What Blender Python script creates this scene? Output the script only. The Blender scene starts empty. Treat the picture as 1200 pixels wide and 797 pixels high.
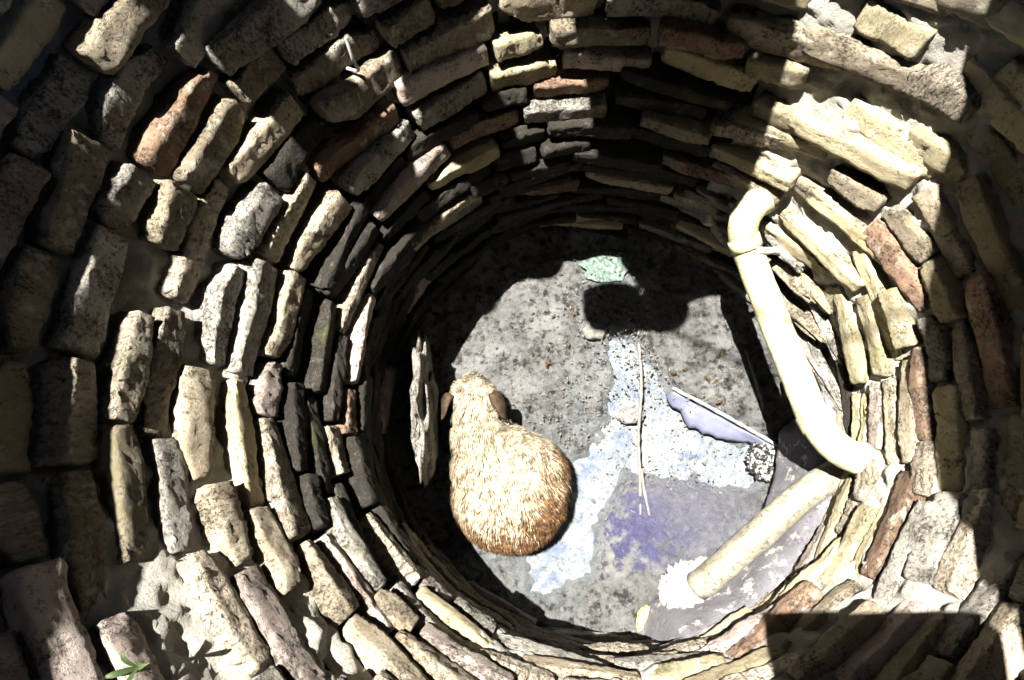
import bpy, bmesh, math, random
import numpy as np
from mathutils import Vector, Matrix, noise
random.seed(7); np.random.seed(7)
C = bpy.context.scene.collection
sc = bpy.context.scene

# ------------------------------------------------------------------ camera
TH, RO = .281, .028
CAM = Vector((-.23, -.351, 2.283))
def cam_axes():
    rm = Matrix(((math.cos(RO), 0, math.sin(RO)), (0, 1, 0), (-math.sin(RO), 0, math.cos(RO))))
    X = rm @ Vector((1, 0, 0)); Y = rm @ Vector((0, math.cos(TH), math.sin(TH)))
    return X, Y, X.cross(Y)
AX, AY, AZ = cam_axes()
cd = bpy.data.cameras.new('camera'); cam = bpy.data.objects.new('camera', cd); C.objects.link(cam)
cam.matrix_world = Matrix(((AX.x, AY.x, AZ.x, CAM.x), (AX.y, AY.y, AZ.y, CAM.y), (AX.z, AY.z, AZ.z, CAM.z), (0, 0, 0, 1)))
cd.sensor_fit = 'HORIZONTAL'; cd.sensor_width = 36; cd.lens = 36 * 700 / 1200
cd.clip_start = .02; cd.clip_end = 500
sc.camera = cam

# ------------------------------------------------------------------ light
TX, TY = .25, .09                       # sideways travel of the sun's rays per metre of depth
sdir = Vector((TX, -TY, -1)).normalized()
w = bpy.data.worlds.new('World'); sc.world = w; w.use_nodes = True
nt = w.node_tree; bg = nt.nodes['Background']
sky = nt.nodes.new('ShaderNodeTexSky'); sky.sky_type = 'NISHITA'; sky.sun_disc = False
el = math.asin(-sdir.z); az = math.atan2(-sdir.x, -sdir.y)
sky.sun_elevation = el; sky.sun_rotation = az
nt.links.new(sky.outputs[0], bg.inputs[0]); bg.inputs[1].default_value = .05
sl = bpy.data.lights.new('sun', 'SUN'); sl.energy = 5; sl.angle = math.radians(.5); sl.color = (1, .96, .88)
so = bpy.data.objects.new('sun', sl); C.objects.link(so); so.rotation_euler = sdir.to_track_quat('-Z', 'Y').to_euler(); so.location = (-1, .4, 6)
sc.view_settings.view_transform = 'Standard'; sc.view_settings.look = 'None'
sc.view_settings.exposure = 2.6; sc.view_settings.gamma = 1
sc.cycles.max_bounces = 3; sc.cycles.diffuse_bounces = 1

# ------------------------------------------------------------------ helpers
def empty(name, loc=(0, 0, 0), label=None, cat=None, group=None, rz=0):
    o = bpy.data.objects.new(name, None); C.objects.link(o); o.location = loc; o.rotation_euler = (0, 0, rz); o.empty_display_size = .05
    tag(o, label, cat, group); return o
def tag(o, label=None, cat=None, group=None, kind=None):
    if label: o['label'] = label
    if cat: o['category'] = cat
    if group: o['group'] = group
    if kind: o['kind'] = kind
    return o
def link(name, me, parent=None, mat=None, smooth=True):
    o = bpy.data.objects.new(name, me); C.objects.link(o)
    if parent: o.parent = parent
    if mat and not me.materials: me.materials.append(mat)
    if smooth: me.shade_smooth()
    return o
def pymesh(name, v, f):
    me = bpy.data.meshes.new(name); me.from_pydata([tuple(map(float, p)) for p in v], [], [tuple(int(i) for i in q) for q in f]); me.update(); return me
def fbm(p, s=1., o=4):
    return noise.fractal(Vector(p) * s, 1.0, 2.1, o, noise_basis='PERLIN_ORIGINAL')
def smoothstep(a, b, x):
    t = np.clip((x - a) / (b - a), 0, 1); return t * t * (3 - 2 * t)

def tube(pts, rad, seg=16, name='tube', closed_ends=True, rough=0.0, taper=None):
    """swept tube through points (Catmull resampled)"""
    P = [Vector(p) for p in pts]; R = []
    n = len(P); cur = []
    for i in range(n - 1):
        p0, p1, p2, p3 = P[max(i - 1, 0)], P[i], P[i + 1], P[min(i + 2, n - 1)]
        k = max(2, int((p2 - p1).length / max(rad * .6, .004)))
        for j in range(k):
            t = j / k
            q = .5 * ((2 * p1) + (p2 - p0) * t + (2 * p0 - 5 * p1 + 4 * p2 - p3) * t * t + (3 * p1 - p0 - 3 * p2 + p3) * t ** 3)
            cur.append(q)
    cur.append(P[-1])
    V = []; F = []; up = Vector((.13, .2, 1)).normalized(); m = len(cur)
    T0 = None
    for i, q in enumerate(cur):
        t = (cur[min(i + 1, m - 1)] - cur[max(i - 1, 0)]).normalized()
        if T0 is None: a = t.orthogonal().normalized()
        else: a = (a - t * a.dot(t)).normalized()
        T0 = t; b = t.cross(a)
        r = rad if taper is None else rad * (taper[0] + (taper[1] - taper[0]) * i / (m - 1))
        for s in range(seg):
            an = 2 * math.pi * s / seg; d = a * math.cos(an) + b * math.sin(an)
            rr = r * (1 + rough * noise.noise((q + d * r) * 40))
            V.append(q + d * rr)
    for i in range(m - 1):
        for s in range(seg):
            s2 = (s + 1) % seg
            F.append((i * seg + s, i * seg + s2, (i + 1) * seg + s2, (i + 1) * seg + s))
    F.append(tuple(reversed(range(seg)))); F.append(tuple(range((m - 1) * seg, m * seg)))
    return pymesh(name, V, F)

# ------------------------------------------------------------------ materials
def mat(name):
    m = bpy.data.materials.new(name); m.use_nodes = True; n = m.node_tree
    return m, n, n.nodes['Principled BSDF'], lambda t: n.nodes.new(t), n.links.new
def ramp(N, stops, interp='LINEAR'):
    r = N('ShaderNodeValToRGB'); r.color_ramp.interpolation = interp; e = r.color_ramp.elements
    while len(e) < len(stops): e.new(.5)
    for k, (p, c) in zip(e, stops): k.position = p; k.color = (c[0], c[1], c[2], 1) if not isinstance(c, (int, float)) else (c, c, c, 1)
    return r
def noise_n(N, L, co, scale, det=6, rough=.6, dist=0):
    t = N('ShaderNodeTexNoise'); t.inputs['Scale'].default_value = scale; t.inputs['Detail'].default_value = det
    t.inputs['Roughness'].default_value = rough; t.inputs['Distortion'].default_value = dist; L(co, t.inputs['Vector']); return t
def mixc(N, L, fac, a, b, mode='MIX'):
    m = N('ShaderNodeMix'); m.data_type = 'RGBA'; m.blend_type = mode
    if isinstance(fac, (int, float)): m.inputs[0].default_value = fac
    else: L(fac, m.inputs[0])
    for v, s in ((a, m.inputs[6]), (b, m.inputs[7])):
        if isinstance(v, tuple): s.default_value = (*v[:3], 1)
        else: L(v, s)
    return m.outputs[2]

def brick_mat(name, c1, c2, pit=.45, ribs=0., moss=.25, bump=1.0, lime=.75):
    m, n, bs, N, L = mat(name)
    tc = N('ShaderNodeTexCoord'); oi = N('ShaderNodeObjectInfo')
    off = N('ShaderNodeVectorMath'); off.operation = 'ADD'
    cmb = N('ShaderNodeMath'); cmb.operation = 'MULTIPLY'; L(oi.outputs['Random'], cmb.inputs[0]); cmb.inputs[1].default_value = 37.
    L(tc.outputs['Object'], off.inputs[0]); L(cmb.outputs[0], off.inputs[1]); co = off.outputs[0]
    a = noise_n(N, L, co, 9, 8, .65); ra = ramp(N, [(.3, c1), (.7, c2)]); L(a.outputs[0], ra.inputs[0]); col = ra.outputs[0]
    # per piece brightness
    mr = N('ShaderNodeMapRange'); L(oi.outputs['Random'], mr.inputs[0]); mr.inputs[3].default_value = .6; mr.inputs[4].default_value = 1.25
    hs = N('ShaderNodeHueSaturation'); L(mr.outputs[0], hs.inputs['Value']); L(col, hs.inputs['Color']); col = hs.outputs[0]
    # dark pits and soot
    b0 = noise_n(N, L, co, 130, 4, .8); cl = noise_n(N, L, co, 14, 4, .7); b = N('ShaderNodeMixRGB'); b.inputs[0].default_value = .42; L(b0.outputs[0], b.inputs[1]); L(cl.outputs[0], b.inputs[2])
    rb = ramp(N, [(pit - .09, .0), (pit + .03, 1.)]); L(b.outputs[0], rb.inputs[0])
    inv = N('ShaderNodeMath'); inv.operation = 'SUBTRACT'; inv.inputs[0].default_value = 1; L(rb.outputs[0], inv.inputs[1])
    col = mixc(N, L, inv.outputs[0], col, (.035, .03, .022))
    # lime
    e = noise_n(N, L, co, 22, 6, .7); re = ramp(N, [(.56, 0.), (.66, lime)]); L(e.outputs[0], re.inputs[0])
    col = mixc(N, L, re.outputs[0], col, (.52, .50, .42))
    # moss
    g = noise_n(N, L, co, 6, 5, .7); rg = ramp(N, [(.60, 0.), (.72, moss * 2)]); L(g.outputs[0], rg.inputs[0])
    col = mixc(N, L, rg.outputs[0], col, (.13, .15, .04))
    L(col, bs.inputs['Base Color']); bs.inputs['Roughness'].default_value = .9; bs.inputs['Specular IOR Level'].default_value = .2
    # relief
    h1 = noise_n(N, L, co, 60, 9, .78); add = N('ShaderNodeMath'); add.operation = 'ADD'
    L(h1.outputs[0], add.inputs[0]); mu = N('ShaderNodeMath'); mu.operation = 'MULTIPLY'; L(rb.outputs[0], mu.inputs[0]); mu.inputs[1].default_value = .35; L(mu.outputs[0], add.inputs[1]); hh = add.outputs[0]
    if ribs:
        wv = N('ShaderNodeTexWave'); wv.wave_type = 'BANDS'; wv.bands_direction = 'X'; wv.inputs['Scale'].default_value = 10.; wv.inputs['Distortion'].default_value = 3.5; wv.inputs['Detail'].default_value = 3
        wv.inputs['Detail Scale'].default_value = 6
        L(co, wv.inputs['Vector']); ad2 = N('ShaderNodeMath'); ad2.operation = 'MULTIPLY_ADD'; L(wv.outputs[0], ad2.inputs[0]); ad2.inputs[1].default_value = ribs; L(hh, ad2.inputs[2]); hh = ad2.outputs[0]
    bp = N('ShaderNodeBump'); bp.inputs['Strength'].default_value = bump; bp.inputs['Distance'].default_value = .018; L(hh, bp.inputs['Height']); L(bp.outputs[0], bs.inputs['Normal'])
    return m

M = {}
M['tan'] = brick_mat('tan_brick', (.26, .21, .15), (.50, .43, .32), .46)
M['cream'] = brick_mat('lichen_brick', (.34, .28, .17), (.58, .51, .34), .43, moss=.35)
M['red'] = brick_mat('red_brick', (.20, .12, .085), (.38, .26, .18), .47, moss=.1)
M['grey'] = brick_mat('grey_brick', (.24, .22, .20), (.48, .45, .40), .48)
M['black'] = brick_mat('dark_and_shade_brick', (.018, .016, .014), (.09, .08, .07), .52, lime=.12)  # dark bricks, also massed where wall shade is painted in
M['rib'] = brick_mat('ribbed_brick', (.28, .235, .18), (.52, .45, .36), .44, ribs=1.1)
M['pink'] = brick_mat('pink_brick', (.30, .24, .21), (.54, .46, .42), .46)
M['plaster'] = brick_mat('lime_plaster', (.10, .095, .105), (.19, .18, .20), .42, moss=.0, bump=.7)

M['mortar'] = brick_mat('lime_mortar', (.42, .39, .34), (.68, .66, .60), .38, moss=.1, bump=1.)
def simple(name, col, rough=.8, spec=.3, nscale=0, var=.3, bump=0., bscale=60, dist=.005):
    m, n, bs, N, L = mat(name); tc = N('ShaderNodeTexCoord')
    if nscale:
        t = noise_n(N, L, tc.outputs['Object'], nscale, 6, .65)
        r = ramp(N, [(.3, tuple(c * (1 - var) for c in col)), (.7, tuple(min(1, c * (1 + var)) for c in col))]); L(t.outputs[0], r.inputs[0]); L(r.outputs[0], bs.inputs['Base Color'])
    else: bs.inputs['Base Color'].default_value = (*col, 1)
    bs.inputs['Roughness'].default_value = rough; bs.inputs['Specular IOR Level'].default_value = spec
    if bump:
        t = noise_n(N, L, tc.outputs['Object'], bscale, 6, .7); bp = N('ShaderNodeBump'); bp.inputs['Strength'].default_value = bump; bp.inputs['Distance'].default_value = dist
        L(t.outputs[0], bp.inputs['Height']); L(bp.outputs[0], bs.inputs['Normal'])
    return m
M['earth'] = simple('packed_earth', (.035, .028, .02), .95, .1, 14, .6, 1., 24, .06)
def grimy(name, base, dirt, amt):
    m, n, bs, N, L = mat(name); tc = N('ShaderNodeTexCoord'); co = tc.outputs['Object']
    a = noise_n(N, L, co, 7, 8, .7, 1.5); ra = ramp(N, [(.5 - amt, 1.), (.62, .0)]); L(a.outputs[0], ra.inputs[0])
    b = noise_n(N, L, co, 90, 5, .8); rb = ramp(N, [(.35, 1.), (.5, 0.)]); L(b.outputs[0], rb.inputs[0])
    c1 = mixc(N, L, ra.outputs[0], base, dirt); c2 = mixc(N, L, rb.outputs[0], c1, tuple(x * .45 for x in dirt)); L(c2, bs.inputs['Base Color'])
    bs.inputs['Roughness'].default_value = .5
    bp = N('ShaderNodeBump'); bp.inputs['Strength'].default_value = .5; bp.inputs['Distance'].default_value = .004; L(b.outputs[0], bp.inputs['Height']); L(bp.outputs[0], bs.inputs['Normal']); return m
M['pvc'] = grimy('pvc_pipe', (.56, .52, .34), (.36, .32, .19), .12)
M['pvc_old'] = grimy('stained_pipe', (.26, .245, .195), (.10, .09, .065), .16)
M['bag'] = simple('white_plastic', (.24, .24, .23), .45, .4, 20, .25, 1., 26, .02)
M['yellow'] = simple('yellow_plastic', (.68, .62, .12), .5, .4, 20, .15)
M['wood'] = simple('weathered_wood', (.22, .17, .11), .85, .2, 18, .35, .5, 60, .004)
M['twig'] = simple('pale_stick', (.13, .12, .11), .8, .2, 30, .3)
M['metal'] = simple('grey_metal', (.35, .35, .34), .5, .5, 30, .3)
M['film'] = simple('pale_plastic_sheet', (.09, .095, .14), .3, .5, 15, .2, .5, 30, .004)
M['rock'] = brick_mat('pale_stone', (.24, .23, .22), (.42, .40, .38), .42, moss=0)
M['crumb'] = simple('mud_crumb', (.09, .085, .075), .7, .3, 60, .6)
M['dead_leaf'] = simple('dead_leaf', (.045, .028, .014), .8, .2, 50, .5)
M['skin'] = simple('skin', (.28, .16, .10), .6)
M['shirt'] = simple('cotton_shirt', (.12, .14, .2), .9, .1, 8, .2)
M['trouser'] = simple('dark_trousers', (.04, .04, .05), .9, .1, 8, .2)
M['green_water'] = simple('green_puddle', (.10, .14, .12), .12, .6, 55, .95, 1., 45, .02)
M['leaf'] = simple('green_leaf', (.03, .05, .015), .6, .3, 20, .3)

# ------------------------------------------------------------------ the well lining
SL = .33; ZTOP = 2.1; ZK = .65
def Rz(z, a=0.):
    return .71 + (.40 - .15 * math.cos(a)) * (z - ZK) if z > ZK else .75 - .04 * max(0, z) / ZK
WP = [(-180, 0), (-120, 0), (-60, 0), (0, -.03), (25, -.06), (45, 0), (68, .06), (100, .03), (150, 0), (180, 0)]
def warp(phi):
    d = (math.degrees(phi) + 180) % 360 - 180
    return float(np.interp(d, [a for a, b in WP], [b for a, b in WP]))
def px(p):
    d = Vector(p) - CAM; c = (d.dot(AX), d.dot(AY), d.dot(AZ))
    if c[2] > -.02: return None
    return (600 + 700 * c[0] / -c[2], 398.5 - 700 * c[1] / -c[2], -c[2])

def brick_mesh(seed, L=.24, D=.13, H=.052):
    rs = random.Random(seed); nx, ny, nz = 20, 8, 6
    bm = bmesh.new(); bmesh.ops.create_cube(bm, size=1)
    bm.free()
    idx = {}; V = []; F = []
    e = rs.choice([9, 12, 16, 20]); cut = [rs.uniform(0, .38) if rs.random() < .45 else 0 for _ in range(8)]
    taper = rs.uniform(-.18, .18); bend = rs.uniform(-.006, .006)
    def P(i, j, k):
        key = (i, j, k)
        if key in idx: return idx[key]
        u, v, t = 2 * i / nx - 1, 2 * j / ny - 1, 2 * k / nz - 1
        # rounded box: pull corners in
        u0 = u
        n = (abs(u) ** e + abs(v) ** e + abs(t) ** e) ** (1 / e); mx = max(abs(u), abs(v), abs(t))
        s = mx / n; s = 1 - (1 - s) * .5
        x, y, z = u * s * L / 2, v * s * D / 2, t * s * H / 2
        z *= 1 + taper * u0
        # broken corners
        for c in range(4):
            su, st = (1, -1)[c & 1], (1, -1)[(c >> 1) & 1]
            if cut[c] > 0:
                d = (u * su + t * st) / 2
                lim = 1 - cut[c]
                if d > lim: x -= su * (d - lim) * L * .28; z -= st * (d - lim) * H * .8
        z += bend * (u * u)
        q = Vector((x, y, z)); o = Vector((seed * 3.7, seed * 1.3, 0))
        d1 = noise.noise_vector(q * 13 + o) * .006; d2 = noise.noise_vector(q * 70 + o) * .0045
        q += d1 + d2; idx[key] = len(V); V.append(q); return idx[key]
    for i in range(nx):
        for j in range(ny):
            for k, fl in ((0, 1), (nz, 0)):
                q = [P(i, j, k), P(i + 1, j, k), P(i + 1, j + 1, k), P(i, j + 1, k)]; F.append(q[::-1] if fl else q)
    for i in range(nx):
        for k in range(nz):
            for j, fl in ((0, 0), (ny, 1)):
                q = [P(i, j, k), P(i + 1, j, k), P(i + 1, j, k + 1), P(i, j, k + 1)]; F.append(q[::-1] if fl else q)
    for j in range(ny):
        for k in range(nz):
            for i, fl in ((0, 1), (nx, 0)):
                q = [P(i, j, k), P(i, j + 1, k), P(i, j + 1, k + 1), P(i, j, k + 1)]; F.append(q[::-1] if fl else q)
    me = pymesh('brick_shape', V, F); me.shade_smooth(); return me

well = empty('brick_well_wall', (0, 0, 0), 'round well lining of rough uneven old bricks, sunlit ledges and black joints', 'well wall')
# earth behind the bricks
def ring_sheet(name, r_of, z0, z1, nz, nphi, amp, m, parent, fs=9):
    V = []; F = []
    for i in range(nz + 1):
        z = z0 + (z1 - z0) * i / nz
        for j in range(nphi):
            a = 2 * math.pi * j / nphi; r = r_of(z, a); p = Vector((r * math.cos(a), r * math.sin(a), z))
            r += amp * fbm(p, fs, 5); V.append((r * math.cos(a), r * math.sin(a), z))
    for i in range(nz):
        for j in range(nphi):
            k = (j + 1) % nphi; F.append((i * nphi + j, (i + 1) * nphi + j, (i + 1) * nphi + k, i * nphi + k))
    return link(name, pymesh(name, V, F), parent, m)
ring_sheet('earth_backing', lambda z, a: Rz(z, a) + .085, -.15, ZTOP + .02, 60, 240, .02, M['earth'], well)
# crumbling lime mortar left in the joints, thick towards the near and right sides, set back at the upper left to keep its gaps shade-dark
def mortar_r(z, a):
    d = math.degrees(a) % 360
    setback = float(np.interp(d, [0, 60, 100, 175, 215, 330, 360], [.02, .03, .075, .05, .02, .015, .02]))
    setback += .09 * smoothstep(.95, .75, z) * (62 < d < 238)  # buried deeper low on the left and top so that band stays shade-dark
    return Rz(z, a) + setback + .05 * max(0, noise.noise(Vector((math.cos(a) * 3.1, math.sin(a) * 3.1, z * 3.3))) ) + (.05 if z > 1.5 else 0)
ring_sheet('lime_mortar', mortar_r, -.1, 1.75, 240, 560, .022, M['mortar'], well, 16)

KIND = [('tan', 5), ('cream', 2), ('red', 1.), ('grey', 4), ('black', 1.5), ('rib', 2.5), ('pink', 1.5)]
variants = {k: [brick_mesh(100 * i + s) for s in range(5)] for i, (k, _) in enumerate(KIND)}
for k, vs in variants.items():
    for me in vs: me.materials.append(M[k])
def pick_kind(phi, z):
    d = (math.degrees(phi) + 180) % 360 - 180
    wts = dict(KIND)
    if z < .84 and 65 < d % 360 < 212: wts.update(black=60)  # near-black bricks paint the shade low on the left and top wall
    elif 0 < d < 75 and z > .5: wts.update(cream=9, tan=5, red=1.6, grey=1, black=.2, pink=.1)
    elif 75 < d < 140 and z < 1.: wts.update(black=9)  # extra near-black bricks, shade painted into the top wall
    elif -75 < d <= 0: wts.update(cream=5, tan=6, grey=2, black=.1, pink=2)
    elif -150 < d <= -75: wts.update(pink=6, grey=4, rib=4, black=.05, cream=.6)
    else: wts.update(black=1., grey=5, rib=3.5, cream=1.2)
    ks = list(wts); return random.choices(ks, [wts[k] for k in ks])[0]
bricks = []
z = .02; course = 0
PITCH = .07
while z < ZTOP - .02:
    phi0 = random.uniform(0, 6.28); phi = phi0; R = Rz(z, math.pi / 2)
    pitch_z = PITCH * (.62 if z < .55 else .8 if z < .85 else 1.04); hh = random.uniform(.80, .95) * pitch_z
    while phi < phi0 + 2 * math.pi - .06:
        d = (math.degrees(phi) + 180) % 360 - 180
        Lb = random.choice([.27, .25, .24, .29, .24, .22, .13, .19]) * (1.2 if -10 < d < 80 else 1)
        R = Rz(z, phi); rem = (phi0 + 2 * math.pi - phi) * R
        if rem < Lb + .1: Lb = rem - .012 if rem < .33 else rem / 2
        zc = z + warp(phi + Lb / 2 / R)
        Rr = Rz(zc, phi + Lb / 2 / R)
        Dp = .13
        prot = random.gauss(0, .011)
        a = phi + Lb / 2 / R
        r = Rr + Dp / 2 - prot
        slope = (warp(a + .1) - warp(a - .1)) / (.2 * R)
        bricks.append((a, zc + random.gauss(0, .005), r, Lb, Dp, hh * random.uniform(.88, 1.12), slope + random.gauss(0, .05), random.gauss(0, .05), random.gauss(0, .09) + (.26 if 100 < d % 360 < 290 else .08)))
        phi += (Lb + random.uniform(.002, .010)) / R
    z += pitch_z * random.uniform(.95, 1.05); course += 1

HOLES = [(174, 1.15, 3, .045), (195, 1.16, 3, .035), (140, 1.2, 3.5, .04), (213, 1.19, 3, .035), (134, 1.14, 3, .03), (124, .98, 3, .03)]
def in_hole(a, z):
    d = math.degrees(a) % 360
    return any(((d - h[0]) / h[2]) ** 2 + ((z - h[1]) / h[3]) ** 2 < 1 for h in HOLES)
recs = []
for (a, zc, r, Lb, Dp, H, roll, yaw, pitch) in bricks:
    if in_hole(a, zc) or (zc < .40 and 280 < math.degrees(a) % 360 < 352): continue
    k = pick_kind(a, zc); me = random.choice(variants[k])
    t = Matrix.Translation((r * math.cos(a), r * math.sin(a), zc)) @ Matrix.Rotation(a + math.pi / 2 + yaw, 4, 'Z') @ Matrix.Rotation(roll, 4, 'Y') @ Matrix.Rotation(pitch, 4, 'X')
    s = (Lb / .24, Dp / .13, H / .052)
    f = px(((r - .07) * math.cos(a), (r - .07) * math.sin(a), zc))
    size = 0
    if f and -60 < f[0] < 1260 and -60 < f[1] < 860: size = Lb / f[2]
    recs.append((size, k, me, t, s))
recs.sort(key=lambda q: -q[0])
rest_v = []; rest_f = []; rest_m = []; keys = [k for k, _ in KIND]
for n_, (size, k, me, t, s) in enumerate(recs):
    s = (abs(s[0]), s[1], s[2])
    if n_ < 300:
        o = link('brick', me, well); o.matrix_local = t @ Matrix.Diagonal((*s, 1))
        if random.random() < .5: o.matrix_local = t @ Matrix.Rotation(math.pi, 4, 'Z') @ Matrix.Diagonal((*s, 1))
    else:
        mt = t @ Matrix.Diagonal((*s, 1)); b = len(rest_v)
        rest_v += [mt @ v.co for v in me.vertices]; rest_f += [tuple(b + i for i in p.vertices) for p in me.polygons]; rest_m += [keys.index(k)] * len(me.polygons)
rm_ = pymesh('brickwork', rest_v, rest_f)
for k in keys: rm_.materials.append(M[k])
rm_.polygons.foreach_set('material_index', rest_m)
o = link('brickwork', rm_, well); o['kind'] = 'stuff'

# smooth lime plaster skirt on the lower right of the lining
def skirt():
    V = []; F = []; na = 130; prof = [(.662, .12), (.655, .15), (.658, .18), (.668, .24), (.678, .30), (.69, .36), (.702, .41), (.73, .43), (.80, .44), (.80, .30), (.80, .17), (.73, .13)]; m_ = len(prof)
    for j in range(na + 1):
        a = math.radians(-82 + 80 * j / na); e_ = smoothstep(0, .12, j / na) * smoothstep(0, .08, 1 - j / na)
        for r, z in prof:
            z2 = z * (.35 + .65 * e_) + .05 * noise.noise(Vector((a * 5, 1, 0))); p = Vector((math.cos(a), math.sin(a), z2))
            r2 = r + (1 - e_) * .05 + .011 * fbm(p, 9, 5) * (r < .75); V.append((r2 * math.cos(a), r2 * math.sin(a), z2 + .008 * fbm(p, 14, 4)))
    for j in range(na):
        for i in range(m_): k = (i + 1) % m_; F.append((j * m_ + i, j * m_ + k, (j + 1) * m_ + k, (j + 1) * m_ + i))
    F.append(tuple(range(m_))); F.append(tuple(na * m_ + i for i in reversed(range(m_))))
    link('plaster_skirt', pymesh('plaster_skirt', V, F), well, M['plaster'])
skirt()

# ------------------------------------------------------------------ well floor: mud and milky pool
POOL = [(-.167, -.20), (.029, -.101), (.10, .32), (.19, .33), (.242, .199), (.334, .079), (.64, -.118), (.669, -.25), (.496, -.262), (.216, -.212), (.087, -.243), (.018, -.38), (-.02, -.556), (-.144, -.662), (-.25, -.63), (-.17, -.41), (-.088, -.26)]
def poly_sd(x, y, P):
    P = np.array(P); n = len(P); d = np.full(x.shape, 1e9); ins = np.zeros(x.shape, bool)
    for i in range(n):
        ax, ay = P[i]; bx, by = P[(i + 1) % n]; ex, ey = bx - ax, by - ay; wx, wy = x - ax, y - ay
        t = np.clip((wx * ex + wy * ey) / (ex * ex + ey * ey), 0, 1); d = np.minimum(d, np.hypot(wx - ex * t, wy - ey * t))
        c = ((ay > y) != (by > y)) & (x < (bx - ax) * (y - ay) / ((by - ay) if by != ay else 1e-9) + ax); ins ^= c
    return np.where(ins, -d, d)
def floor_mesh():
    n = 300; g = np.linspace(-.87, .87, n); X, Y = np.meshgrid(g, g)
    sd = poly_sd(X, Y, POOL)
    nz1 = np.array([[fbm((x, y, 0), 7, 5) for x in g] for y in g]); nz2 = np.array([[noise.noise(Vector((x * 38, y * 38, 3))) for x in g] for y in g])
    nz3 = np.array([[noise.noise(Vector((x * 90, y * 90, 9))) for x in g] for y in g])
    nz4 = np.array([[1 - 2 * abs(noise.noise(Vector((x * 30, y * 30, 15)))) for x in g] for y in g])
    rid = 1 - np.abs(np.array([[noise.noise(Vector((x * 13, y * 13, 5))) for x in g] for y in g])) * 2
    sdn = sd + nz1 * .045 + nz2 * .012
    z = -.026 + .046 * smoothstep(-.03, .035, sdn) + nz1 * .014 + nz2 * .006 + nz3 * .0028 + .011 * rid + .004 * nz4
    # steep rocky mass at the upper right and rounded mound at the bottom
    low = (poly_sd(X, Y, [(.018, -.38), (.087, -.243), (.216, -.212), (.496, -.262), (.669, -.25), (.6, -.5), (.3, -.75), (0, -.8), (-.02, -.556)]) + nz1 * .02)
    z += .045 * smoothstep(.0, -.05, low) + .02 * smoothstep(0, -.15, low)
    up = (poly_sd(X, Y, [(.20, .30), (.242, .199), (.334, .079), (.66, -.10), (.8, 0), (.8, .6), (.3, .8), (.22, .5)]) + nz1 * .02)
    z += .05 * smoothstep(.0, -.04, up) + .015 * smoothstep(0, -.2, up)
    lf = poly_sd(X, Y, [(-.8, .0), (-.5, .1), (-.1, -.05), (-.02, .3), (0, .8), (-.8, .8)]) + nz1 * .03
    z += .03 * smoothstep(0, -.06, lf)
    r = np.hypot(X, Y); z += .04 * smoothstep(.66, .78, r)
    V = np.stack([X.ravel(), Y.ravel(), z.ravel()], 1); F = []
    rr = r.ravel()
    for i in range(n - 1):
        for j in range(n - 1):
            q = i * n + j
            if rr[q] < .87: F.append((q, q + 1, q + n + 1, q + n))
    me = bpy.data.meshes.new('mud_floor'); me.from_pydata(V.tolist(), [], F); me.update(); return me
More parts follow.
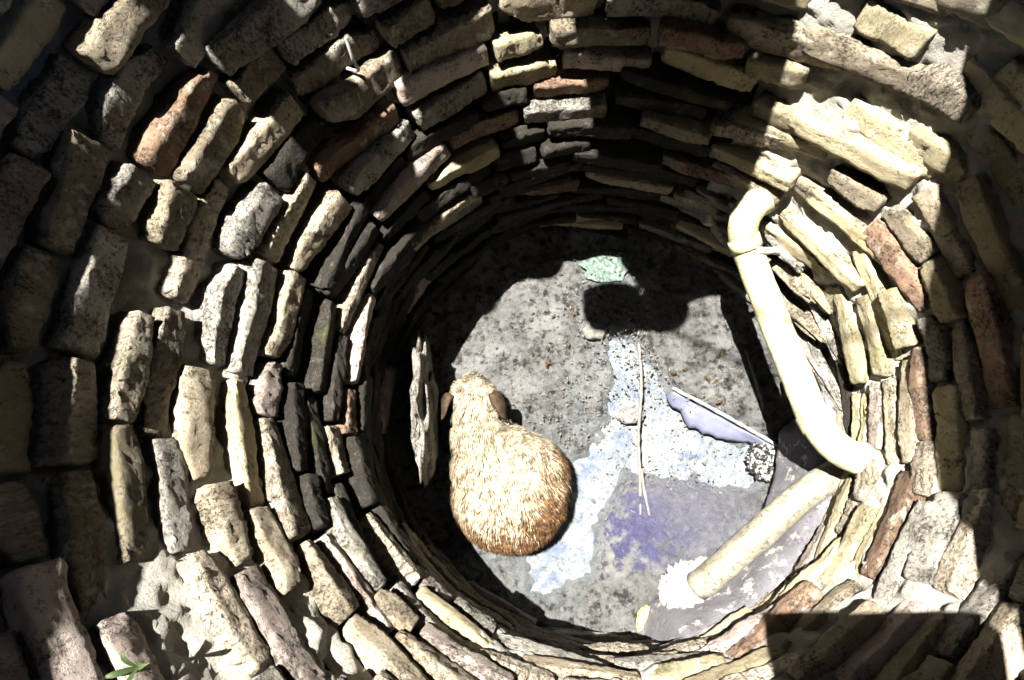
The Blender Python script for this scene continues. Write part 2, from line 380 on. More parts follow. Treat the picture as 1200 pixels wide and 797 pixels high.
def mud_mat():
    m, n, bs, N, L = mat('wet_mud'); tc = N('ShaderNodeTexCoord'); co = tc.outputs['Object']
    a = noise_n(N, L, co, 7, 10, .72); ra = ramp(N, [(.3, (.045, .046, .045)), (.46, (.11, .11, .107)), (.64, (.21, .212, .21))]); L(a.outputs[0], ra.inputs[0])
    b = noise_n(N, L, co, 60, 5, .7); rb = ramp(N, [(.54, 0.), (.66, .8)]); L(b.outputs[0], rb.inputs[0])
    col = mixc(N, L, rb.outputs[0], ra.outputs[0], (.22, .22, .215))
    d = noise_n(N, L, co, 28, 5, .7); rd = ramp(N, [(.36, .85), (.48, 0.)]); L(d.outputs[0], rd.inputs[0])
    col = mixc(N, L, rd.outputs[0], col, (.012, .011, .010))
    # pale silt left where the water has stood
    sx = N('ShaderNodeSeparateXYZ'); L(co, sx.inputs[0]); s1 = N('ShaderNodeMath'); s1.operation = 'MULTIPLY_ADD'; L(a.outputs[0], s1.inputs[0]); s1.inputs[1].default_value = -.07; L(sx.outputs['Z'], s1.inputs[2])
    s2 = N('ShaderNodeMapRange'); L(s1.outputs[0], s2.inputs[0]); s2.inputs[1].default_value = .004; s2.inputs[2].default_value = -.03; s2.inputs[3].default_value = 0; s2.inputs[4].default_value = .85
    col = mixc(N, L, s2.outputs[0], col, (.15, .165, .175))
    # blue violet sky reflection painted into the mud colour of the near mound
    def spot(cx, cy, r, soft):
        v = N('ShaderNodeVectorMath'); v.operation = 'DISTANCE'; L(co, v.inputs[0]); v.inputs[1].default_value = (cx, cy, .04)
        nn = N('ShaderNodeMath'); nn.operation = 'MULTIPLY_ADD'; L(a.outputs[0], nn.inputs[0]); nn.inputs[1].default_value = -.25; L(v.outputs['Value'], nn.inputs[2])
        n2 = N('ShaderNodeMath'); n2.operation = 'MULTIPLY_ADD'; L(d.outputs[0], n2.inputs[0]); n2.inputs[1].default_value = .6; L(nn.outputs[0], n2.inputs[2])
        q = N('ShaderNodeMapRange'); L(n2.outputs[0], q.inputs[0]); q.inputs[1].default_value = r + .19 + soft; q.inputs[2].default_value = r + .19 - soft; q.inputs[3].default_value = 0; q.inputs[4].default_value = 1
        return q.outputs[0]
    col = mixc(N, L, spot(.2, -.40, .10, .05), col, (.035, .032, .15))
    col = mixc(N, L, spot(.33, -.33, .17, .16), col, (.12, .12, .155))
    L(col, bs.inputs['Base Color'])
    rr = ramp(N, [(.4, .16), (.6, .45)]); L(d.outputs[0], rr.inputs[0]); L(rr.outputs[0], bs.inputs['Roughness'])
    h = noise_n(N, L, co, 38, 10, .8, .6); bp = N('ShaderNodeBump'); bp.inputs['Strength'].default_value = 1; bp.inputs['Distance'].default_value = .035; L(h.outputs[0], bp.inputs['Height']); L(bp.outputs[0], bs.inputs['Normal'])
    return m
fl = link('mud_floor', floor_mesh(), None, mud_mat()); tag(fl, 'wet grey lumpy mud covering the well bottom', None, None, 'structure')
def milk_mat():
    m, n, bs, N, L = mat('milky_water'); tc = N('ShaderNodeTexCoord'); co = tc.outputs['Object']
    a = noise_n(N, L, co, 9, 8, .65, 1.2); ra = ramp(N, [(.32, (.03, .05, .11)), (.43, (.07, .085, .105)), (.52, (.105, .115, .12)), (.68, (.16, .165, .165))]); L(a.outputs[0], ra.inputs[0])
    b = noise_n(N, L, co, 70, 6, .75); rb = ramp(N, [(.36, .75), (.5, 0.)]); L(b.outputs[0], rb.inputs[0])
    col = mixc(N, L, rb.outputs[0], ra.outputs[0], (.022, .025, .035))
    L(col, bs.inputs['Base Color']); bs.inputs['Roughness'].default_value = .3; bs.inputs['Specular IOR Level'].default_value = .25
    h = noise_n(N, L, co, 55, 6, .7); bp = N('ShaderNodeBump'); bp.inputs['Strength'].default_value = .8; bp.inputs['Distance'].default_value = .008; L(h.outputs[0], bp.inputs['Height']); L(bp.outputs[0], bs.inputs['Normal'])
    return m
def disc(name, r, z, n, m, amp=0):
    g = np.linspace(-r, r, n); V = [(x, y, z + amp * noise.noise(Vector((x * 22, y * 22, 0)))) for y in g for x in g]
    F = [(i * n + j, i * n + j + 1, (i + 1) * n + j + 1, (i + 1) * n + j) for i in range(n - 1) for j in range(n - 1) if math.hypot(g[i], g[j]) < r]
    return link(name, pymesh(name, V, F), None, m)
tag(disc('milky_water', .82, -.006, 90, milk_mat(), .004), 'shallow pale milky water glinting between the mud banks', None, None, 'structure')

# ground around the mouth
def ground():
    V = []; F = []; n = 288; rs = [1.14, 1.62, 2, 4, 10, 40]
    for i, r_ in enumerate(rs):
        for j in range(n):
            a = 2 * math.pi * j / n; r = r_ if i else float(np.interp(math.degrees(a), [0, 60, 90, 120, 151, 163, 177, 192, 206, 240, 300, 360], [1.13, 1.15, 1.2, 1.28, 1.31, 1.284, 1.25, 1.208, 1.19, 1.15, 1.13, 1.13])) + .028 * noise.noise(Vector((math.cos(a) * 7, math.sin(a) * 7, 0))); V.append((r * math.cos(a), r * math.sin(a), ZTOP + (.02 * fbm((r * math.cos(a), r * math.sin(a), 0), 1.5) if i else 0)))  # inner edge shaped to overhang and shade the left wall
    for i in range(len(rs) - 1):
        for j in range(n):
            k = (j + 1) % n; F.append((i * n + j, (i + 1) * n + j, (i + 1) * n + k, i * n + k))
    o = link('ground', pymesh('ground', V, F), None, M['earth']); tag(o, 'bare earth around the mouth of the well', None, None, 'structure')
ground()
#PART2
# ------------------------------------------------------------------ blended solid bodies
def blob(name, parts, voxel, m=None, parent=None, smooth=6, sub=3):
    """one continuous mesh from overlapping ellipsoids / capsules"""
    bm = bmesh.new()
    for p in parts:
        if len(p) == 2 or len(p) == 3 and not isinstance(p[2], (int, float)):      # (centre, radii, rot)
            c, r = p[0], p[1]; rot = p[2] if len(p) == 3 else (0, 0, 0)
            g = bmesh.ops.create_icosphere(bm, subdivisions=sub, radius=1)
            mt = Matrix.Translation(c) @ Matrix.Rotation(rot[2], 4, 'Z') @ Matrix.Rotation(rot[1], 4, 'Y') @ Matrix.Rotation(rot[0], 4, 'X') @ Matrix.Diagonal((*r, 1))
            bmesh.ops.transform(bm, matrix=mt, verts=g['verts'])
        else:                                                                   # (a, b, ra, rb)
            a, b, ra, rb = Vector(p[0]), Vector(p[1]), p[2], p[3]; n = max(3, int((b - a).length / (min(ra, rb) * .5)))
            for i in range(n + 1):
                t = i / n; g = bmesh.ops.create_icosphere(bm, subdivisions=2, radius=ra + (rb - ra) * t)
                bmesh.ops.translate(bm, vec=a + (b - a) * t, verts=g['verts'])
    me = bpy.data.meshes.new(name); bm.to_mesh(me); bm.free()
    o = bpy.data.objects.new(name, me); C.objects.link(o)
    md = o.modifiers.new('r', 'REMESH'); md.mode = 'VOXEL'; md.voxel_size = voxel
    ms = o.modifiers.new('s', 'SMOOTH'); ms.iterations = smooth; ms.factor = .5
    dg = bpy.context.evaluated_depsgraph_get(); me2 = bpy.data.meshes.new_from_object(o.evaluated_get(dg))
    o.modifiers.clear(); o.data = me2; bpy.data.meshes.remove(me); me2.name = name
    if m: me2.materials.clear(); me2.materials.append(m)
    me2.shade_smooth()
    if parent: o.parent = parent
    return o

# ------------------------------------------------------------------ the dog
def fur_mat(name, root, tip):
    m, n, bs, N, L = mat(name); tc = N('ShaderNodeTexCoord')
    t = noise_n(N, L, tc.outputs['Object'], 45, 4, .7); r = ramp(N, [(.36, root), (.66, tip)]); L(t.outputs[0], r.inputs[0]); L(r.outputs[0], bs.inputs['Base Color'])
    bs.inputs['Roughness'].default_value = .75; bs.inputs['Specular IOR Level'].default_value = .2; return m
M['cream_fur'] = fur_mat('cream_fur', (.09, .066, .038), (.44, .40, .30))
M['brown_fur'] = fur_mat('brown_fur', (.022, .011, .005), (.15, .078, .032))
M['ear'] = fur_mat('ear_fur', (.012, .008, .005), (.05, .03, .015))
M['dark'] = simple('black_nose', (.015, .013, .012), .35, .5)
dog = empty('dog', (-.30, -.25, 0), 'long haired cream and golden brown dog sitting curled on the mud at the shadow edge', 'dog')
O = Vector((-.30, -.25, 0))
def D_(x, y, z): return Vector((x, y, z)) - O
dparts = [((D_(-.298, -.285, .115)), (.195, .195, .13)), (D_(-.262, -.245, .115), (.168, .165, .12)), (D_(-.33, -.20, .12), (.15, .15, .12)), (D_(-.37, -.19, .13), (.125, .15, .12)),
          (D_(-.41, -.09, .155), (.083, .10, .10)), (D_(-.42, -.01, .19), (.07, .08, .072)), (D_(-.425, .045, .215), (.078, .068, .058)),
          (D_(-.428, .088, .185), (.045, .040, .034)), (D_(-.43, .110, .175), (.032, .022, .024)),
          (D_(-.37, -.06, .10), D_(-.355, .06, .03), .04, .027), (D_(-.355, .06, .03), D_(-.352, .095, .025), .029, .024),
          (D_(-.455, -.06, .10), D_(-.47, .07, .03), .04, .027), (D_(-.47, .07, .03), D_(-.472, .105, .025), .029, .024)]
body = blob('body', dparts, .0085, M['cream_fur'], dog, 8)
def ear(sx):
    V = []; F = []; base = D_(-.425 + sx * .060, .040, .262); n = 7
    for i in range(n + 1):
        t = i / n; wd = .036 * math.sin(math.pi * min(1, .25 + .75 * (1 - t))) + .003
        c = base + Vector((sx * (.050 * t), -.006 - .05 * t, .012 * math.sin(t * 3) - .035 * t * t))
        for k, q in enumerate((-1, -.4, .4, 1)): V.append(c + Vector((sx * .006 * abs(q) , wd * q, -.006 * q * q)))
    for i in range(n):
        for k in range(3): a = i * 4 + k; F.append((a, a + 1, a + 5, a + 4))
    o = link('ear', pymesh('ear', V, F), dog, M['ear']); md = o.modifiers.new('t', 'SOLIDIFY'); md.thickness = .008; return o
ear(1); ear(-1)
for sx in (1, -1):
    g = blob('eye', [(D_(-.425 + sx * .026, .083, .226), (.007, .006, .007))], .0022, M['dark'], dog, 1, 2)
blob('nose', [(D_(-.43, .134, .178), (.012, .008, .009))], .003, M['dark'], dog, 1, 2)
def fur(name, o, n, sel, length, m, wid=.0013):
    me = o.data; P = np.empty(len(me.vertices) * 3); me.vertices.foreach_get('co', P); P = P.reshape(-1, 3)
    Nn = np.empty(len(me.vertices) * 3); me.vertices.foreach_get('normal', Nn); Nn = Nn.reshape(-1, 3)
    rg = np.random.default_rng(len(name)); idx = rg.integers(0, len(P), n); p = P[idx] + rg.normal(0, .003, (n, 3)); nn = Nn[idx]
    keep = sel(p + np.array(O), nn, rg); p = p[keep]; nn = nn[keep]; n = len(p)
    wp = p + np.array(O)
    # fur lies away from the nose, down the back and over the flanks
    fl = np.stack([wp[:, 0] + .41, wp[:, 1] - .12, np.zeros(n)], 1); fl /= np.linalg.norm(fl, axis=1)[:, None] + 1e-6
    fl += np.array([0, 0, -.25]) + rg.normal(0, .10, (n, 3)) + .9 * np.array([noise.noise_vector(Vector(q) * 17) for q in wp])
    fl -= nn * (fl * nn).sum(1)[:, None]; fl /= np.linalg.norm(fl, axis=1)[:, None] + 1e-6
    head = (wp[:, 1] > -.01)
    L = length * rg.uniform(.5, 1.25, n) * np.where(head, .42, 1.)
    side = np.cross(fl, nn); side /= np.linalg.norm(side, axis=1)[:, None] + 1e-6
    V = np.empty((n, 5, 3)); wv = wid * rg.uniform(.6, 1.4, n)[:, None]
    a = p - nn * .002; b = p + nn * (L * .34)[:, None] + fl * (L * .42)[:, None]; c = p + nn * (L * .36)[:, None] + fl * L[:, None]
    V[:, 0] = a - side * wv; V[:, 1] = a + side * wv; V[:, 2] = b - side * wv * .8; V[:, 3] = b + side * wv * .8; V[:, 4] = c
    k = np.arange(n)[:, None] * 5
    q = np.concatenate([k + np.array([0, 1, 3]), k + np.array([0, 3, 2]), k + np.array([2, 3, 4])])
    m_ = bpy.data.meshes.new(name); m_.from_pydata(V.reshape(-1, 3).tolist(), [], q.tolist()); m_.update(); m_.materials.append(m)
    f = bpy.data.objects.new(name, m_); C.objects.link(f); f.parent = o; f['kind'] = 'stuff'; return f
def brownness(w):
    d = np.hypot(w[:, 0] + .33, w[:, 1] + .20) + np.array([noise.noise(Vector(q) * 16) for q in w]) * .09
    d = np.where(w[:, 1] > -.10, d * .45 , d)
    return d + .35 * np.clip(.17 - w[:, 2], 0, 1) + .12 * (w[:, 0] > -.33) * np.clip(w[:, 0] + .33, 0, .3)
fur('cream_coat', body, 60000, lambda w, nn, r: (brownness(w) < .205 + r.normal(0, .03, len(w))) & (nn[:, 2] > -.35), .034, M['cream_fur'])
fur('brown_coat', body, 46000, lambda w, nn, r: (brownness(w) >= .175 + r.normal(0, .03, len(w))) & (nn[:, 2] > -.35), .034, M['brown_fur'])

# ------------------------------------------------------------------ pipes
t = empty('bent_pipe', (.55, .1, .55), 'thick pale cream pipe bent at both ends, standing off the right wall', 'pipe'); TO = Vector(t.location)
def rel(ps, o): return [Vector(p) - o for p in ps]
pp = [(.52, .585, .62), (.482, .553, .650), (.445, .528, .672), (.418, .492, .655), (.428, .455, .600), (.450, .405, .575), (.515, .17, .560), (.575, -.05, .552), (.592, -.110, .556), (.610, -.165, .585), (.640, -.200, .605), (.68, -.209, .60), (.75, -.205, .58)]
link('pipe', tube(rel(pp, TO), .044, 24, 'pipe', rough=.06), t, M['pvc'])
def collar(name, a, b, r, parent, m, o): return link(name, tube(rel([a, b], o), r, 24, name, rough=.04), parent, m)
collar('pipe_collar', (.428, .455, .600), (.442, .424, .584), .048, t, M['pvc'], TO)
collar('pipe_collar', (.583, -.080, .553), (.596, -.122, .560), .048, t, M['pvc'], TO)
link('bracket', tube(rel([(.455, .40, .62), (.50, .41, .60), (.56, .43, .55)], TO), .012, 8, 'bracket', rough=.3), t, M['metal'])
t = empty('drain_pipe', (.5, -.42, .2), 'stained straight pipe sloping from the wall down to the muddy floor', 'pipe'); TO = Vector(t.location)
link('pipe', tube(rel([(.76, -.20, .44), (.69, -.24, .435), (.60, -.29, .43), (.465, -.40, .41), (.331, -.528, .33), (.285, -.57, .29)], TO), .043, 24, 'pipe', rough=.09), t, M['pvc_old'])
# bag bundled over the open end of the sloping pipe
def crumple(name, c, r, m, parent=None, amp=.3, fs=9, seed=0, flat=1.):
    bm = bmesh.new(); bmesh.ops.create_icosphere(bm, subdivisions=5, radius=1)
    for v in bm.verts:
        d = v.co.normalized(); n1 = 1 - abs(noise.noise(d * 2.2 + Vector((seed, 0, 0)))) * 2; n2 = 1 - abs(noise.noise(d * 5 + Vector((seed, 3, 0)))) * 2
        k = 1 + amp * (.6 * n1 + .4 * n2 - .5); v.co = Vector((d.x * r[0] * k, d.y * r[1] * k, d.z * r[2] * k * flat)) + Vector(c)
    me = bpy.data.meshes.new(name); bm.to_mesh(me); bm.free(); return link(name, me, parent, m)
t = empty('plastic_bag', (.268, -.60, .185), 'white crumpled plastic bag bunched over the lower end of the sloping pipe', 'bag')
crumple('bag_body', (.0, .0, .04), (.078, .09, .07), M['bag'], t, .5, seed=3)
crumple('torn_flap', (.07, -.03, .03), (.07, .02, .016), M['bag'], t, .5, seed=8)
crumple('bag_knot', (.045, .06, .085), (.05, .05, .04), M['bag'], t, .4, seed=11)
y = crumple('yellow_scrap', (0, 0, 0), (.042, .055, .03), M['yellow'], None, .4, seed=5); y.location = (.165, -.705, .13)
tag(y, 'small crumpled yellow plastic scrap beside the white bag', 'plastic scrap')
# stub and nail
t = empty('pipe_stub', (.42, .52, .45), 'short rusty grey pipe stub with a pale end below the top wall', 'pipe stub'); TO = Vector(t.location)
link('rod', tube(rel([(.53, .55, .27), (.42, .53, .44), (.345, .53, .57)], TO), .013, 12, 'rod', rough=.4), t, M['rock'])
link('end_cap', tube(rel([(.342, .545, .573), (.338, .515, .567)], TO), .012, 12, 'end_cap', rough=.1), t, M['pvc'])
nl = link('bent_nail', tube([(-.632, .668, 1.20), (-.628, .652, 1.15), (-.634, .664, 1.10), (-.70, .70, 1.085)], .0042, 10, 'bent_nail', rough=.4), None, M['metal'])
tag(nl, 'bent rusty nail sticking out of the dark upper left wall', 'nail')
# standing slab
def boulder(name, c, r, m, seed, parent=None, e=3.2, amp=.16):
    bm = bmesh.new(); bmesh.ops.create_icosphere(bm, subdivisions=4, radius=1)
    for v in bm.verts:
        d = v.co.normalized(); n_ = (abs(d.x) ** e + abs(d.y) ** e + abs(d.z) ** e) ** (1 / e); q = d / n_
        k = 1 + amp * noise.fractal(d * 1.8 + Vector((seed, 0, 0)), 1, 2, 4)
        v.co = Vector((q.x * r[0] * k, q.y * r[1] * k, q.z * r[2] * k)) + Vector(c)
    me = bpy.data.meshes.new(name); bm.to_mesh(me); bm.free(); return link(name, me, parent, m)
sb = boulder('stone_slab', (0, 0, 0), (.030, .24, .21), M['grey'], 4, e=2.0, amp=.45); sb.location = (-.592, -.01, .20); sb.rotation_euler = (0, .02, .04)
tag(sb, 'tall narrow grey stone slab standing in shade at the left of the floor', 'stone')

# rubble wedged behind the bent pipe
g = 'broken shards wedged behind the bent pipe'
sh = [((.565, .425, .56), (.07, .018, .016), 'grey', 'crusty grey shard, topmost behind the bent pipe'), ((.595, .365, .50), (.10, .02, .018), 'tan', 'tan shard second from the top behind the bent pipe'),
      ((.640, .33, .53), (.11, .016, .016), 'cream', 'cream shard nearest the wall behind the upper pipe'), ((.635, .26, .44), (.12, .022, .018), 'tan', 'long tan shard behind the middle of the pipe'),
      ((.685, .22, .49), (.13, .016, .018), 'grey', 'long grey shard against the bricks behind the pipe'), ((.675, .14, .40), (.10, .02, .018), 'pink', 'pinkish shard behind the lower half of the pipe'),
      ((.70, .05, .43), (.12, .018, .02), 'grey', 'grey shard beside the lower bend of the pipe'), ((.66, .04, .33), (.08, .02, .02), 'tan', 'short tan shard low behind the pipe'), ((.70, -.06, .42), (.07, .02, .02), 'plaster', 'lime coated lump just above the lower bend')]
for i, (p, r, k, lb) in enumerate(sh):
    o = boulder('brick_shard', (0, 0, 0), r, M[k], i * 2.3, e=4, amp=.35); o.location = p
    a = math.atan2(p[1], p[0]); o.rotation_euler = (random.uniform(-.4, .4), .18 + random.uniform(-.15, .2), a + math.pi / 2 + random.uniform(-.15, .15)); tag(o, lb, 'brick shard', g)

# ------------------------------------------------------------------ things lying on the floor
def sheet():
    V = []; F = []; A, B = Vector((.305, .088, .066)), Vector((.665, -.122, .066)); n = 24
    for i in range(n + 1):
        t_ = i / n; p = A.lerp(B, t_); w_ = .02 + .055 * math.sin(min(1, t_ * 1.25) * math.pi)
        nrm = Vector((-.5, -.86, 0))
        for k in range(6):
            s_ = k / 5; q = p + nrm * w_ * s_ * (1 + .5 * noise.noise(Vector((t_ * 9, 1, 0)))) + Vector((0, 0, -.045 * s_ ** .8 + .008 * noise.noise(Vector((t_ * 7, s_ * 3, 0))) + .012 * math.sin(s_ * 2.2)))
            V.append(q)
    for i in range(n):
        for k in range(5): a = i * 6 + k; F.append((a, a + 6, a + 7, a + 1))
    o = link('plastic_strip', pymesh('plastic_strip', V, F), None, M['film']); md = o.modifiers.new('t', 'SOLIDIFY'); md.thickness = .006
    tag(o, 'long pale folded plastic strip lying along the dark mud bank', 'plastic strip')
sheet()
e_ = link('cane', tube([(.305, .095, .082), (.47, .0, .088), (.67, -.12, .08)], .0065, 10, 'cane', rough=.4), None, M['bag']); tag(e_, 'thin white cane along the edge of the plastic strip', 'cane')
s1 = link('stick', tube([(.195, .27, .06), (.192, .10, .075), (.172, -.08, .07), (.168, -.22, .075), (.160, -.36, .085)], .0065, 10, 'stick', rough=.5, taper=(1, .8)), None, M['twig']); tag(s1, 'long thin pale stick crossing the milky pool onto the near mound', 'stick')
s2 = link('stick', tube([(.172, -.20, .085), (.178, -.28, .09), (.192, -.37, .085)], .0055, 10, 'stick', rough=.5), None, M['twig']); tag(s2, 'short pale stick leaning beside the end of the long stick', 'stick')
s3 = link('stick', tube([(.585, .23, .10), (.605, .12, .11), (.63, .015, .09)], .006, 10, 'stick', rough=.5), None, M['twig']); tag(s3, 'thin pale stick lying on the dark mud near the bent pipe', 'stick')
b = boulder('pebble', (0, 0, 0), (.055, .03, .03), M['rock'], 9, e=2, amp=.2); b.location = (.155, .0, .03); tag(b, 'rounded grey stone beside the long stick in the pool', 'stone')
g = 'small stones lying about the well floor'
for i, (x, y_, r, lb) in enumerate([(.03, .33, .035, 'pale stone at the top end of the pool'), (.42, .42, .045, 'grey stone in the mud at the upper right'), (.10, -.62, .04, 'flat pale stone close to the near wall'), (.30, -.44, .045, 'pale flat stone on the blue tinted mound')]):
    o = boulder('stone', (0, 0, 0), (r * 1.3, r, r * .5), M['crumb'], i * 5.1, e=2.6, amp=.16); o.location = (x, y_, .045); o.rotation_euler = (.1, .1, i * 1.3); tag(o, lb, 'stone', g)
def litter(name, cx, cy, z, rad, n, m, lbl, sz=(.006, .016), seed=0):
    rg = random.Random(seed); V = []; F = []
    for _ in range(n):
        a = rg.uniform(0, 6.28); d = rad * math.sqrt(rg.random()); c = Vector((cx + d * math.cos(a), cy + d * math.sin(a), z + rg.uniform(0, .02)))
        u = Vector((rg.gauss(0, 1), rg.gauss(0, 1), rg.gauss(0, .6))).normalized(); v = u.orthogonal().normalized(); w_ = u.cross(v); s_ = rg.uniform(*sz); k = len(V)
        for q in ((1, 0, 0), (-1, 0, 0), (0, .6, 0), (0, -.6, 0), (0, 0, .4), (0, 0, -.4)): V.append(c + (u * q[0] + v * q[1] + w_ * q[2]) * s_)
        for f in ((0, 2, 4), (2, 1, 4), (1, 3, 4), (3, 0, 4), (2, 0, 5), (1, 2, 5), (3, 1, 5), (0, 3, 5)): F.append(tuple(k + i for i in f))
    o = link(name, pymesh(name, V, F), None, m, False); tag(o, lbl, None, None, 'stuff')
litter('pale_gravel', .64, -.175, .05, .065, 130, M['bag'], 'white specks of gravel heaped against the right wall', seed=1)
litter('dark_gravel', .635, -.17, .045, .075, 300, M['dark'], 'black specks of debris heaped against the right wall', seed=2)
litter('leaf_litter', -.25, .38, .05, .24, 70, M['dead_leaf'], 'dead leaf scraps on the mud at the upper left', (.006, .016), seed=13)
litter('leaf_litter', .50, .22, .07, .20, 90, M['dead_leaf'], 'dead leaf scraps on the mud near the bent pipe', (.006, .018), seed=14)
litter('mud_crumbs', -.1, .3, .04, .42, 900, M['crumb'], 'crumbs of stone scattered over the left mud', (.003, .010), seed=3)
litter('mud_crumbs', .42, .3, .055, .30, 600, M['crumb'], 'crumbs of stone scattered over the right mud', (.003, .010), seed=4)
litter('mud_crumbs', .28, -.42, .06, .25, 420, M['crumb'], 'crumbs of stone scattered over the near mound', (.003, .009), seed=5)
litter('pool_scum', .3, -.1, .0, .28, 300, M['crumb'], 'dark and pale grains floating on the milky pool', (.003, .010), seed=6)

# sprig at the lower left
t = empty('sprig', (-.835, -.58, 1.275), 'small green sprig growing from a joint at the lower left', 'plant')
for i in range(4):
    V = []; F = []; a = i * 1.5 + .4
    for k in range(6):
        s_ = k / 5; w_ = .005 * math.sin(math.pi * (.12 + .85 * s_)); c = Vector((math.cos(a) * .035 * s_, math.sin(a) * .03 * s_, .03 * math.sin(s_ * 2)))
        sd_ = Vector((-math.sin(a), math.cos(a), 0)); V += [c - sd_ * w_, c + Vector((0, 0, -.002)), c + sd_ * w_]
    for k in range(5): q = k * 3; F += [(q, q + 1, q + 4, q + 3), (q + 1, q + 2, q + 5, q + 4)]
    link('leaf', pymesh('leaf', V, F), t, M['leaf'])

# ------------------------------------------------------------------ round the mouth: onlookers, and boards added to throw shade
def board(name, poly, z0, z1, m, parent):
    n = len(poly); V = [(x, y, z0) for x, y in poly] + [(x, y, z1) for x, y in poly]
    F = [tuple(range(n))[::-1], tuple(range(n, 2 * n))] + [(i, (i + 1) % n, n + (i + 1) % n, n + i) for i in range(n)]
    return link(name, pymesh(name, V, F), parent, m, False)
t = empty('shade_boards', (0, 0, 0), 'added unseen wooden boards shading the right part of the well', 'shade board')  # boards added out of view to darken the right wall
for i in range(5):
    x0 = i * .19; board('board', [(.30 + x0, -1.35), (.485 + x0, -1.35), (.715 + x0, 1.45), (.53 + x0, 1.45)], 2.13, 2.16, M['wood'], t)
board('cross_board', [(-.06, -.80), (.30, -.80), (.33, -.43), (-.03, -.455)], 2.165, 2.19, M['wood'], t)  # added out of view to shade the lower right corner
def person(loc, lbl, hx, hy, lean):
    # kneeling at the rim, trunk bent forward over the well; loc = knees, (hx, hy) = head
    t = empty('person', loc, lbl, 'person', 'onlookers kneeling round the well mouth'); O_ = Vector(loc)
    d = (Vector((hx, hy, 0)) - Vector((loc[0], loc[1], 0))); L_ = d.length; f = d.normalized(); s = Vector((f.y, -f.x, 0))
    def q(a, b, z): return f * a + s * b + Vector((0, 0, z))
    hip = q(-.22, 0, .30); sh_ = q(L_ - .20, 0, .36)
    P = [(hip, sh_, .15, .155), (sh_ + s * .10, sh_ + s * .17, .085, .065), (sh_ - s * .10, sh_ - s * .17, .085, .065), (sh_ + s * .05, hip + s * .07, .13, .12), (sh_ - s * .05, hip - s * .07, .13, .12)]
    for k in (1, -1):
        P += [(sh_ + s * .18 * k, q(L_ - .42, .26 * k, .22), .052, .042), (q(L_ - .42, .26 * k, .22), q(L_ - .45, .2 * k, .07), .042, .034)]
    blob('shirt', P, .02, M['shirt'], t, 4, 2)
    P = [(hip, hip, .15, .15)]
    for k in (1, -1): P += [(hip + s * .08 * k, q(.08, .11 * k, .08), .085, .06), (q(.08, .11 * k, .07), q(-.36, .11 * k, .06), .058, .045), (q(-.36, .11 * k, .06), q(-.46, .11 * k, .04), .042, .035)]
    blob('trousers', P, .02, M['trouser'], t, 4, 2)
    P = [(sh_, q(L_ - .10, 0, .35), .06, .055), (q(L_ - .02, 0, .33), (.11, .098, .11)), (q(L_ + .03, 0, .26), (.05, .05, .05))]
    blob('head', P, .014, M['skin'], t, 3, 3)
    blob('hair', [(q(L_ - .025, 0, .37), (.112, .104, .10))], .014, M['dark'], t, 3, 3)
person((-.95, 1.52, 2.11), 'onlooker leaning over the top rim, in the middle of three', -.79, .83, 0)
person((.02, 1.42, 2.11), 'onlooker leaning over the top rim, rightmost of three', -.325, .60, 0)
person((-1.62, 1.15, 2.11), 'onlooker leaning over the upper left rim, leftmost of three', -1.04, .68, 0)

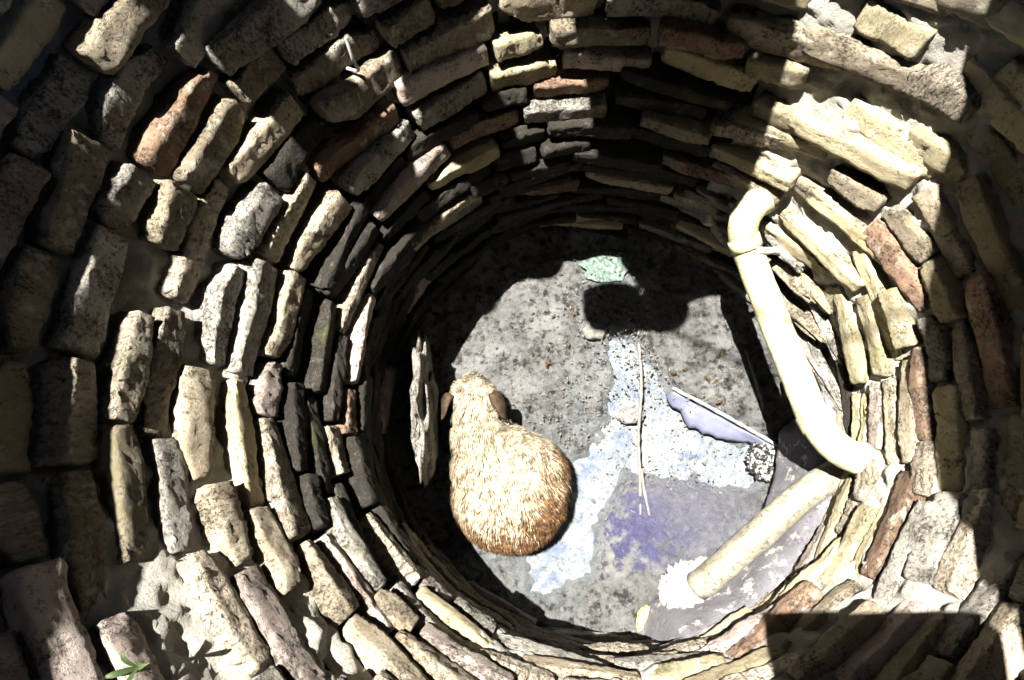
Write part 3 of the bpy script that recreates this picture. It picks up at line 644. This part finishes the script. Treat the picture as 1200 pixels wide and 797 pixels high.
# added unseen sheet on poles that cuts the skylight, open towards the sun
def blocker_sheet():
    V = []; F = []; n = 72; cx, cy = -1.88, .53
    for i, r in enumerate((1.2, 1.6, 3, 6, 12)):
        for j in range(n):
            a = 2 * math.pi * j / n; V.append((cx + r * math.cos(a) * (1 + (.05 * math.sin(3 * a) if not i else 0)), cy + r * math.sin(a), 8. + .1 * noise.noise(Vector((r * 2, a * 2, 0)))))
    for i in range(4):
        for j in range(n):
            k = (j + 1) % n; F.append((i * n + j, (i + 1) * n + j, (i + 1) * n + k, i * n + k))
    t = empty('sky_blocker', (0, 0, 2.1), 'added unseen sheet on four poles blocking the sky above the well, with an opening', 'sky_blocker')
    o = link('blocker_sheet', pymesh('blocker_sheet', [(x, y, z - 2.1) for x, y, z in V], F), t, M['trouser']); md = o.modifiers.new('t', 'SOLIDIFY'); md.thickness = .01
    for x, y in ((6, 6), (-9, 6), (-9, -6), (6, -6)): link('pole', tube([(x, y, -.1), (x, y, 5.95)], .09, 12, 'pole'), t, M['wood'])
blocker_sheet()

bk = empty('shadow_tin', (-.52, .655, 2.36), 'added unseen square tin on a rope, casting a head-like shadow', 'tin')  # added out of view, its shadow stands in for a head
V = []; F = []
prof = [(.0, .0), (.075, .0), (.08, .01), (.105, .19), (.112, .195), (.112, .2), (.1, .2), (.072, .015), (0, .015)]
for r, z in prof:
    for j in range(28): a = 2 * math.pi * j / 28; r1 = r * .98 / max(abs(math.cos(a)), abs(math.sin(a))) ** .8; V.append((r1 * math.cos(a), r1 * math.sin(a), z * 1.1))
for i in range(len(prof) - 1):
    for j in range(28): k = (j + 1) % 28; F.append((i * 28 + j, i * 28 + k, (i + 1) * 28 + k, (i + 1) * 28 + j))
link('shadow_pail', pymesh('shadow_pail', V, F), bk, M['metal'])
link('handle', tube([(math.cos(a) * .11, 0, .19 + math.sin(a) * .12) for a in [math.pi * i / 10 for i in range(11)]], .005, 8, 'handle'), bk, M['metal'])
rp = link('rope', tube([(-.52, .655, 2.69), (-.53, .62, 3.4), (-.525, .61, 6.0), (-.45, 1.2, 7.98)], .008, 8, 'rope', rough=.2), None, M['twig']); tag(rp, 'added taut rope holding the square shadow tin, running up to the sky blocker', 'rope')  # added only to hang the shadow caster
# shallow green puddle at the head of the mud
V = [(0, 0, 0)]; F = []
for j in range(40):
    a = 2 * math.pi * j / 40; r = .085 * (1 + .35 * noise.noise(Vector((math.cos(a) * 2, math.sin(a) * 2, 1)))); V.append((r * 1.15 * math.cos(a), r * .8 * math.sin(a), 0))
for j in range(40): F.append((0, 1 + j, 1 + (j + 1) % 40))
pd = link('puddle', pymesh('puddle', V, F), None, M['green_water']); pd.location = (.085, .60, .044); tag(pd, 'small pale green puddle glinting beyond the head shadow', None, None, 'structure')
